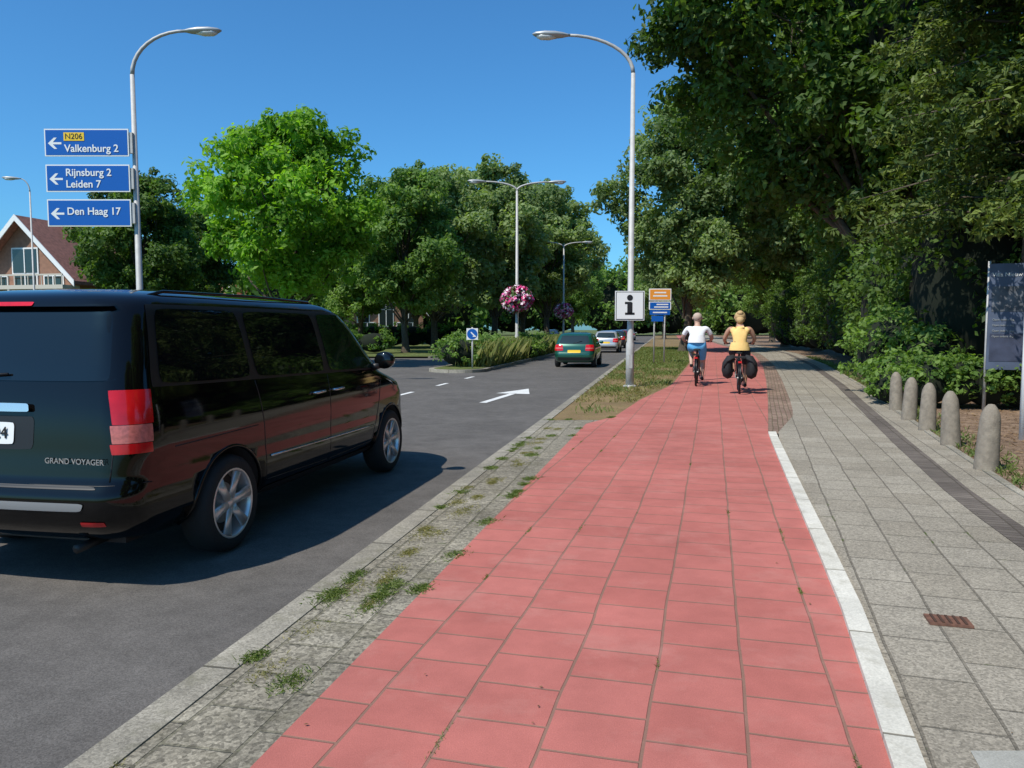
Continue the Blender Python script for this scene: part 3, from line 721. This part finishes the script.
    for sg in (1,-1):
        for i in range(4):
            xx=sg*(.325-.024*i)*w; L=[.9,1,.95,.8][i]
            b.tube([(xx,.505,1.11),(xx,.505+.035*L,1.112),(xx,.51+.045*L,1.085),(xx,.515+.01*L,1.062),(xx,.5,1.066)],[.012,.011,.0105,.010,.008],0,8)
        b.tube([(sg*.25*w,.49,1.10),(sg*.235*w,.51,1.085),(sg*.235*w,.53,1.065)],[.014,.012,.009],0,8)
    b.obj('face_and_fingers',[mats[0],M_black,mat('lips',(.4,.12,.1),.5)],e)
    b=MB(); 
    M0=Matrix.Diagonal((1.1,.95,1,1))
    if man:
        b.lathe([(.188,1.06),(.183,1.10),(.172,1.18),(.15,1.26)],0,24,M0); b.obj('shirt_hem',[mats[1]],e)
    else:
        b.lathe([(.19,.94),(.185,1.0),(.155,1.12)],0,24,M0); b.obj('top_hem',[mats[1]],e)
    bk=MB(); r=.345; ry=-.42; fy=.68
    X90=Matrix.Rotation(rad(90),4,'Y')
    for cy in (ry,fy):
        pts=[(0,cy+r*.955*math.cos(a),r+r*.955*math.sin(a)) for a in np.linspace(0,2*math.pi,37)[:-1]]
        bk.tube(pts,.021,0,8,closed=True)
        pts=[(0,cy+r*.9*math.cos(a),r+r*.9*math.sin(a)) for a in np.linspace(0,2*math.pi,37)[:-1]]
        bk.tube(pts,.011,2,6,closed=True)
        bk.tube([(-.05,cy,r),(.05,cy,r)],.02,2,8)
        for i in range(18):
            a=2*math.pi*i/18; bk.tube([(.02*(-1)**i,cy,r),(0,cy+r*.9*math.cos(a),r+r*.9*math.sin(a))],.0018,2,4)
        a0,a1=(rad(10),rad(200)) if cy==ry else (rad(0),rad(150))
        for sg in (-1,1):
            pts=[(sg*.016,cy+(r+.03)*math.cos(a),r+(r+.03)*math.sin(a)) for a in np.linspace(a0,a1,16)]
            bk.tube(pts,.014,1,8)
    bb=(0,.18,.30); seat=(0,-.02,.88); head=(0,.50,.92)
    bk.tube([bb,seat],.017,1); bk.tube([bb,(0,.53,.80)],.02,1); bk.tube([(0,.02,.72),head],.016,1); bk.tube([(0,.54,.74),head,(0,.485,1.05)],.018,1)
    for sg in (1,-1):
        bk.tube([(0,.54,.74),(sg*.05,.57,.66),(sg*.055,fy,r)],.012,1); bk.tube([bb,(sg*.06,ry,r)],.011,1); bk.tube([(0,-.0,.80),(sg*.06,ry,r)],.009,1)
        bk.tube([(sg*.07,ry,r),(sg*.075,ry-.05,.76),(sg*.06,ry-.22,.76)],.006,1,6); bk.tube([(sg*.06,ry-.22,.76),(sg*.06,-.06,.76)],.007,1,6)
        bk.tube([(sg*.34*w,.47,1.09),(sg*.2*w,.52,1.085)],.017,0,8); bk.tube([(sg*.2*w,.52,1.085),(sg*.1,.55,1.08),(0,.49,1.06)],.011,2,8)
        cz=.30+(.16 if sg<0 else -.16)
        bk.tube([(sg*.06,.18,.30),(sg*.075,.20,cz)],.012,2,6); bk.box((sg*.12,.22,cz-.0),(.09,.08,.02),0)
    for q in (-.2,-.1,0.0): bk.tube([(-.06,ry+q,.76),(.06,ry+q,.76)],.006,1,6)
    bk.tube([(0,-.17,.88),(0,-.1,.89),(0,.0,.89),(0,.12,.885)],[.05,.085,.06,.025],0,12,flat=(.35,1),up=(0,0,1))
    bk.lathe([(.09,-.01),(.09,.01),(1e-4,.012)],0,20,Matrix.Translation((.06,.18,.30))@X90); bk.box((.065,-.1,.32),(.03,.58,.1),0)
    bk.box((0,ry-.235,.70),(.07,.02,.04),3); bk.ball((0,.62,.92),(.04,.04,.04),2,10)
    mt=[M_rubber,M_metalk,M_steel,M_redl]
    if man: bk.box((-.0,ry-.03,.775),(.12,.26,.02),1)
    bk.obj('bicycle',mt,e,bevel=.002)
    if not man:
        b=MB()   # soft sagging double bag
        for sg in (1,-1):
            b.tube([(sg*.10,ry-.02,.80),(sg*.19,ry-.02,.77),(sg*.235,ry-.02,.66),(sg*.24,ry-.02,.52),(sg*.225,ry-.02,.40),(sg*.20,ry-.02,.34)],[.10,.14,.17,.185,.16,.07],0,16,flat=(.62,1.15),up=(1,0,0))
            b.tube([(sg*.12,ry-.20,.79),(sg*.25,ry-.21,.72),(sg*.31,ry-.19,.58)],[.02,.03,.02],0,8)
        b.box((0,ry-.02,.80),(.22,.32,.04),0)
        b.obj('panniers',[mat('pannier_black',(.012,.012,.014),.8,bump=(14,1)),M_black],e)
cyclist('man',4.87,20.3,rad(-15),1.05)
cyclist('woman',5.30,17.95,rad(-15),1.04)

# ------------------------------------------------------------------ house
def gable_house(name,x,y,rz,W,D,he,hr,brick,roofm,balcony=True):
    e=empty(name,(x,y,0),rz); b=MB()
    b.add([(-W/2,0,-.1),(W/2,0,-.1),(W/2,0,he),(0,0,hr),(-W/2,0,he),(-W/2,D,-.1),(W/2,D,-.1),(W/2,D,he),(0,D,hr),(-W/2,D,he)],
          [(0,1,2,3,4),(6,5,9,8,7),(1,6,7,2),(5,0,4,9)],0)
    b.obj('walls',[brick],e)
    b=MB(); th=.22; ov=.7; sl=(hr-he)/(W/2)
    for sg in (1,-1):
        xe=sg*(W/2+ov); ze=he-sl*ov
        p=[(0,-ov,hr+.02),(xe,-ov,ze+.02),(xe,D+ov,ze+.02),(0,D+ov,hr+.02)]
        q=[(a,b_,c+th) for a,b_,c in p]
        b.add(p+q,[(0,1,2,3),(4,7,6,5),(0,4,5,1),(1,5,6,2),(2,6,7,3),(3,7,4,0)] ,0)
        b.add([(0,-ov-.06,hr-.12),(xe,-ov-.06,ze-.12),(xe,-ov-.06,ze+.27),(0,-ov-.06,hr+.27),(0,-ov-.003,hr-.12),(xe,-ov-.003,ze-.12),(xe,-ov-.003,ze+.27),(0,-ov-.003,hr+.27)],[(0,1,2,3),(7,6,5,4),(3,2,6,7),(0,4,5,1)],1)
    b.box((W*.12,D*.55,hr+.45),(.7,.7,1.6),2)
    b.obj('roof',[roofm,M_white,brick],e)
    b=MB()
    for (xx,zz,ww,hh) in ((0,he+.9,1.8,1.5),(-W*.3,he-.75,1.3,1.3),(W*.3,he-.75,1.3,1.3),(0,he-.9,1.6,1.9),(-W*.25,1.3,1.8,1.6),(W*.25,1.3,1.8,1.6)):
        b.box((xx,-.03,zz),(ww+.2,.08,hh+.2),0); b.box((xx,-.08,zz),(ww,.03,hh),1); b.box((xx,-.1,zz),(.07,.04,hh),0)
    b.obj('windows',[M_white,M_glass2],e)
    if balcony:
        b=MB(); zb=he-.85
        b.box((0,-.75,zb),(W+1.0,1.4,.25),0)
        b.box((0,-1.42,zb+.75),(W+1,.07,.10),0)
        n=int(W*2.4)
        for i in range(n+1): b.box((-W/2-.45+(W+.9)*i/n,-1.42,zb+.41),(.05,.04,.62),0)
        for sx in (-W/2,0,W/2): b.box((sx,-1.35,(zb-.1)/2),(.16,.16,zb-.1),0)
        b.obj('balcony',[mat('balcony_cream',(.55,.50,.42),.7)],e)
M_hb=mat('house_brick',(.28,.15,.10),.9,noise=(4,.2))
M_tile=mat('roof_tiles',(.25,.11,.08),.8,noise=(5,.35),bump=(18,1))
gable_house('brick_house',-31.3,50,rad(-12),7.0,6,4.9,8.4,M_hb,M_tile)
gable_house('brick_house',-15,92,rad(20),9,12,3.6,8,M_hb,M_tile,False)
gable_house('brick_house',-38,100,rad(-20),10,12,4,9,M_hb,mat('roof_orange',(.30,.10,.05),.8,noise=(5,.3)),False)

# ------------------------------------------------------------------ trees
bm=[M_bark,L_mid]
TA=tree_mesh('tree_mesh_a',1,10.6,4.0,2.6,.25,24,26,60,bm,.2,.5,lobe=.36)
TB=tree_mesh('tree_mesh_b',2,14,5.0,2.6,.32,26,28,58,bm,.28,.62,lobe=.36)
TB2=tree_mesh('tree_mesh_b2',12,13,4.6,2.4,.32,24,28,58,bm,.26,.6,lobe=.36,top=1.3)
TC=tree_mesh('tree_mesh_c',3,19,5.2,3.2,.34,30,34,58,bm,.33,.72,lobe=.38)
TD=tree_mesh('tree_mesh_d',4,20,7.6,4.2,.26,38,48,72,bm,.42,.75,lobe=.33,top=.5)
place('maple_tree',TA,(-9.1,31,0),.4,.94,L_maple,sz=.97)
place('deciduous_tree',TB2,(-21.5,45,0),1.1,.80,L_dark)
place('deciduous_tree',TB,(-25,60,0),2.1,.8,L_dark)
place('deciduous_tree',TB,(-11,56,0),2.9,.78,L_mid)
place('deciduous_tree',TB2,(-6.5,47,0),.9,.86,L_mid)
place('deciduous_tree',TB,(-5.8,58,0),4.1,1.0,L_grey)
place('deciduous_tree',TB2,(-1.5,64,0),5.3,1.15,L_grey)
place('deciduous_tree',TB,(1.0,78,0),1.6,1.15,L_grey)
place('deciduous_tree',TB2,(3.4,75,0),2.6,1.2,L_grey)
place('deciduous_tree',TB2,(-9,72,0),3.6,1.15,L_mid)
place('deciduous_tree',TB,(-16,72,0),.6,1.0,L_mid)
place('deciduous_tree',TB2,(8.2,104,0),.6,1.0,L_mid)
# right side
place('deciduous_tree',TD,(11.6,24.5,0),.3,1.0,L_dark)
place('deciduous_tree',TC,(10.9,49,0),.5,.88,L_grey)
place('deciduous_tree',TC,(17.2,37,0),2.2,1.0,L_mid)
place('deciduous_tree',TC,(19.8,50,0),1.2,1.0,L_grey)
place('deciduous_tree',TC,(22,62,0),3.2,1.0,L_mid)
place('deciduous_tree',TC,(27,80,0),4.2,.85,L_mid)
place('deciduous_tree',TC,(20.5,104,0),5.2,.8,L_grey)
place('deciduous_tree',TD,(15.8,14,0),2.4,.85,L_dark)
place('deciduous_tree',TD,(12.5,1,0),4.4,.8,L_mid)
place('deciduous_tree',TC,(11.5,-9,0),4.4,.8,L_mid)
def pine():
    rng=np.random.default_rng(9); Vs=[];Fs=[];MI=[];T=[];off=0
    def ap(V,F,mi,t=None):
        nonlocal off
        Vs.append(V);Fs.append(F+off);MI.append(np.full(len(F),mi));T.append(t if t is not None else np.zeros(len(V)));off+=len(V)
    ap(*np_tube([(0,0,-.1),(.05,0,4),(0,.1,8),(0,0,13)],[.26,.22,.15,.03],9),0)
    C=[];CT=[]
    for z in np.arange(3.6,12.6,.36):
        for k in range(7):
            a=rng.uniform(0,2*math.pi); L=(3.4*(1-((z-3.2)/11)**1.6))*rng.uniform(.65,1.1)
            p=[Vector((0,0,z)),Vector((math.cos(a)*L*.5,math.sin(a)*L*.5,z+.2)),Vector((math.cos(a)*L,math.sin(a)*L,z-.15))]
            ap(*np_tube(p,[.035,.022,.008],5),0); tt=rng.uniform(.1,.85)
            for s_ in np.linspace(.35,1,7):
                q=p[0].lerp(p[2],s_)
                for m in range(4):
                    C.append((q.x+rng.normal()*.25,q.y+rng.normal()*.25,q.z+rng.normal()*.16-.05)); CT.append(tt+rng.normal()*.16)
    C=np.array(C)
    V,F,t=leaves(C,np.full(len(C),.2)*rng.uniform(.7,1.3,len(C)),26,.16,rng,squash=.9,out=.5,aspect=.36,ctint=np.clip(CT,0,1),up=.5)
    ap(V,F,1,t)
    return np_mesh('pine_mesh',np.concatenate(Vs),np.concatenate(Fs),np.concatenate(MI),[M_bark,L_pine],np.concatenate(T))
place('pine_tree',pine(),(10.0,14.9,0),0,1.0)

def mass(name,boxes,leaf,dens_,lm,seed,core=True,aspect=.55,clump=.3):
    rng=np.random.default_rng(seed); C=[];R=[];CT=[]; b=MB()
    for (cx,cy,rx,ry,h,z0) in boxes:
        n=int(dens_*(rx*ry+ (rx+ry)*h*.7)); dd=norm(rng.normal(size=(n,3)))
        dd[:,2]=np.abs(dd[:,2])*np.where(rng.uniform(size=n)<.75,1,-.6)
        s=rng.uniform(.74,1.14,n)[:,None]
        p=np.array([cx,cy,z0+h*.5])+np.sign(dd)*np.abs(dd)**.8*np.array([rx,ry,h*.5])*s
        p[:,2]=np.maximum(p[:,2],.08)
        C.append(p);R.append(np.full(n,clump)*rng.uniform(.6,1.3,n)); CT.append(np.clip(rng.uniform(.25,.65)+rng.normal(size=n)*.2,0,1))
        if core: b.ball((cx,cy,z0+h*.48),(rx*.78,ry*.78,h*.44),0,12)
    C=np.concatenate(C);R=np.concatenate(R);CT=np.concatenate(CT)
    V,F,t=leaves(C,R,26,leaf,rng,ctint=CT,aspect=aspect)
    o=place(name,np_mesh(name,V,F,np.zeros(len(F)),[lm],t),(0,0,0))
    if core: b.obj('light_block_core',[M_core],parent=o)  # added dark ellipsoids inside the foliage, they block light between the leaves
    return o
rg=np.random.default_rng(5)
bx=[]
for yy in np.arange(17,62,2.2):
    xx=float(np.interp(yy,[q[1] for q in SR],[q[0] for q in SR]))+1.7+rg.uniform(-.2,.6)
    bx.append((xx,yy,1.6,1.9,rg.uniform(3.6,5.4),0))
for yy in np.arange(12,40,3.0):
    xx=float(np.interp(yy,[q[1] for q in SR],[q[0] for q in SR]))+5.2+rg.uniform(-.3,.6)
    bx.append((xx,yy,2.2,2.3,rg.uniform(4.5,6.5),0))
for yy in np.arange(-8,12,3.5): bx.append((9.5+rg.uniform(-.3,.5),yy,1.8,2.2,rg.uniform(2.5,4),0))
mass('dark_shrubbery',bx,.17,10,L_dark,11,clump=.38)
mass('light_shrub',[(8.6,17.6,.8,1.0,1.9,0),(9.0,16.6,.8,.8,1.5,0),(9.9,19.5,.7,1.2,2.4,0),(10.9,22.5,.7,1.2,2.2,0),(8.05,16.0,.6,.7,1.0,0)],.13,26,L_mid,12,clump=.22)
mass('low_hedge',[(7.9+.5*i,14.6-.1*i,.5,.55,.95+.1*math.sin(i*3),0) for i in range(7)]+[(7.5,15.2,.5,.6,.7,0)],.10,60,L_light,13,clump=.14)
mass('median_bush',[(-2.0,29.6,.95,1.0,1.15,0),(-1.6,31.5,1.0,1.2,1.3,0),(-.9,33.3,.9,1.2,1.1,0)],.12,26,L_mid,14,clump=.22)
mass('median_bush',[(.6+.2*i,38+1.7*i,.9,1.1,1.0+.2*math.sin(i*2.),0) for i in range(10)],.14,14,L_light,15,clump=.2)
mass('roadside_hedge',[(-19+1.8*i,43.5+.4*i,1.2,1.0,1.3,0) for i in range(7)]+[(-16+1.6*i,60+.5*i,1.3,1.0,1.8,0) for i in range(9)],.2,9,L_mid,16,clump=.25)
mass('left_shrubs',[(-24+2.0*i,46+.3*i,1.4,1.2,2.2+.5*math.sin(i*5),0) for i in range(6)],.2,9,L_dark,17,clump=.3)
bx=[(x,170+18*math.sin(x*.21),9,7,rg.uniform(9,14),0) for x in np.arange(-180,190,10)]
bx+=[(x,105+8*math.sin(x*.3),7,5,rg.uniform(8,12),0) for x in np.arange(-100,-8,9)]+[(x,112,6,5,rg.uniform(9,14),0) for x in np.arange(34,100,8)]
bx+=[(x,165,5,4,rg.uniform(6,9),0) for x in np.arange(22,64,6)]
mass('distant_trees',bx,.9,1.1,L_mid,18,clump=1.6)
M_flow=ramp_mat('petunia_flowers',[(0,(.06,.13,.02)),(.22,(.62,.03,.17)),(.45,(.78,.16,.40)),(.60,(.88,.70,.76)),(.90,(.45,.02,.14))])
for lp,r in ((l1,.80),(l2,.80)):
    rng=np.random.default_rng(3); 
    C=norm(rng.normal(size=(150,3)))*r*.82*np.array([1,1,.85])
    V,F,t=leaves(C,np.full(150,.2),34,.15,rng,aspect=1.0,ctint=rng.uniform(0,1,150),tvar=.6)
    e=place('hanging_flower_basket',np_mesh('flowers',V,F,np.zeros(len(F)),[M_flow],t),(lp.location.x,lp.location.y,2.95))
    b=MB(); b.ball((0,0,-.1),(.55,.55,.5),0); b.tube([(-.5,0,.55),(.5,0,.55)],.03,1); b.obj('basket',[M_core,M_steel],e)

# grass blades
def blades(name,pts,hmin,hmax,wd,rng,lean=.5,m=L_grass):
    P=np.array(pts); M=len(P); a=rng.uniform(0,2*math.pi,M); h=rng.uniform(hmin,hmax,M)
    dx=np.stack([np.cos(a),np.sin(a),np.zeros(M)],1)*wd; ln=rng.normal(size=(M,2))*lean*h[:,None]
    tip=P+np.stack([ln[:,0],ln[:,1],h],1); mid=P+np.stack([ln[:,0]*.3,ln[:,1]*.3,h*.6],1)
    V=np.stack([P-dx,P+dx,mid+dx*.7,tip],1).reshape(-1,3)
    t=np.repeat(np.clip(rng.normal(size=M)*.25+.5,0,1),4)
    return place(name,np_mesh(name,V,np.arange(M*4).reshape(-1,4),np.zeros(M),[m],t),(0,0,0))
rng=np.random.default_rng(21)
def tufts(cs,n,r,el=1.6,slope=.22):
    out=[]
    for c in cs:
        k=int(n*rng.uniform(.3,1.4)); rr=r*rng.uniform(.5,1.4)
        q=rng.normal(size=(k,2))*rr; q[:,1]*=el
        out.append(np.stack([c[0]+q[:,0]+slope*q[:,1],c[1]+q[:,1],np.full(k,c[2] if len(c)>2 else 0)],1))
    return np.concatenate(out)
def fx(f,y): return float(np.interp(y,[q[1] for q in f],[q[0] for q in f]))
cs=[]
for y in list(rng.uniform(2.2,13,38)):
    u=rng.uniform()
    x=fx(K,y)+.17 if u<.35 else (fx(PL,y)-.03 if u<.6 else fx(K,y)+.16+.3*rng.integers(1,3)*.98); x=min(x,fx(PL,y)-.02); cs.append((x,y))
blades('grass_tufts',tufts(cs,330,.030,1.5),.006,.022,.0022,rng,1.2)
blades('dry_grass_tufts',tufts([(fx(K,y)+.16+rng.uniform(0,.3),y) for y in rng.uniform(2.2,13,30)],260,.035,1.8),.004,.014,.0022,rng,1.4,L_dry)
cs=[]
A=rad(75.4)
for i in range(30):
    k=rng.integers(-8,8); ty=k*.36-.0175-.13; tx=rng.uniform(2.5,11)-.1
    x=tx*math.cos(A)-ty*math.sin(A); y=tx*math.sin(A)+ty*math.cos(A)
    if fx(PL,y)+.05<x<fx(PR,y)-.05: cs.append((x,y,.004))
blades('path_joint_weeds',tufts(cs,60,.005,9,.26),.004,.013,.0016,rng,.9)
ys=rng.uniform(13.5,60,30000); u=rng.uniform(0,1,30000)
P=np.array([(fx(K,y)+.2+(fx(PL,y)-.25-fx(K,y))*uu,y,-.004) for y,uu in zip(ys,u) if fx(PL,y)-fx(K,y)>.3])
base=np.sin(P[:,0]*3+P[:,1]*.7)+np.sin(P[:,1]*1.7-P[:,0]*2)+rng.normal(size=len(P))*.8
k1=base+(P[:,1]-24)*.22>.2
k2=(~k1)&(base>-.9)&(P[:,1]>15.5)
blades('verge_grass',P[k1],.03,.11,.008,rng,.5)
blades('verge_dry_grass',P[k2],.02,.07,.008,rng,.8,L_dry)
P=np.array([(-6.4+.2*y-rng.uniform(.25,1.6),y,.03) for y in rng.uniform(29,60,9000)])
L_orn=leaf_mat('ornamental_grass_blades',(.12,.16,.035),(.36,.34,.13),.3)
blades('ornamental_grass',P,.4,1.1,.014,rng,.3,L_orn)
P=np.array([(-12.6+.2*y-rng.uniform(.1,14),y,.0) for y in rng.uniform(20,32.5,14000)])
blades('roadside_grass',P,.03,.1,.012,rng,.5)
P=np.array([(fx(SR,y)+rng.uniform(.1,3.5),y,.002) for y in rng.uniform(5,16,3500)])
V,F,t=leaves(P,np.full(len(P),.01),1,.05,rng,out=0,up=2)
place('leaf_litter',np_mesh('leaf_litter',V,F,np.zeros(len(F)),[leaf_mat('dry_leaves',(.12,.07,.035),(.30,.20,.11),.1)],t),(0,0,0.01))
P=np.array([(fx(SR,y)+.1+abs(rng.normal())*.25,y,.0) for y in rng.uniform(6,40,5000)])
blades('edge_weeds',P,.02,.09,.006,rng,.6)
P=np.array([(x0,y0,.008) for x0,y0 in [(rng.uniform(fx(PL,y)+.02,fx(SR,y)),y) for y in rng.uniform(2.6,22,110)]])
V,F,t=leaves(P,np.full(len(P),.003),1,.016,rng,out=0,up=3)
place('fallen_leaves',np_mesh('fallen_leaves',V,F,np.zeros(len(F)),[leaf_mat('fallen_leaf',(.10,.05,.02),(.28,.17,.08),.1)],t),(0,0,0.004))

# ------------------------------------------------------------------ light, sky, camera
S=Vector((-.43,-.42,.80)).normalized()
w=bpy.data.worlds.new('World'); sc.world=w; w.use_nodes=True; nt=w.node_tree
bg=nt.nodes['Background']; sky=nt.nodes.new('ShaderNodeTexSky'); sky.sky_type='NISHITA'; sky.sun_disc=False
sky.sun_elevation=math.asin(S.z); sky.sun_rotation=math.atan2(S.x,S.y)%(2*math.pi); sky.air_density=1.0; sky.dust_density=.8; sky.ozone_density=1.5
tm=nt.nodes.new('ShaderNodeMix'); tm.data_type='RGBA'; tm.blend_type='MULTIPLY'; tm.inputs[0].default_value=1; tm.inputs[7].default_value=(.36,.84,1.2,1)
nt.links.new(sky.outputs[0],tm.inputs[6]); nt.links.new(tm.outputs[2],bg.inputs['Color']); bg.inputs['Strength'].default_value=.135
sl=bpy.data.lights.new('sun','SUN'); sl.energy=4.9; sl.angle=rad(.5); sl.color=(1,.94,.84)
so=bpy.data.objects.new('sun',sl); COL.objects.link(so); so.rotation_euler=S.to_track_quat('Z','Y').to_euler(); so.location=(-20,-10,40)
cam=bpy.data.cameras.new('camera'); co=bpy.data.objects.new('camera',cam); COL.objects.link(co)
cam.sensor_width=36; cam.lens=27.07; cam.clip_end=2000; cam.clip_start=.05
co.location=(0,0,1.5); co.rotation_euler=(rad(90-4.16),0,0); sc.camera=co
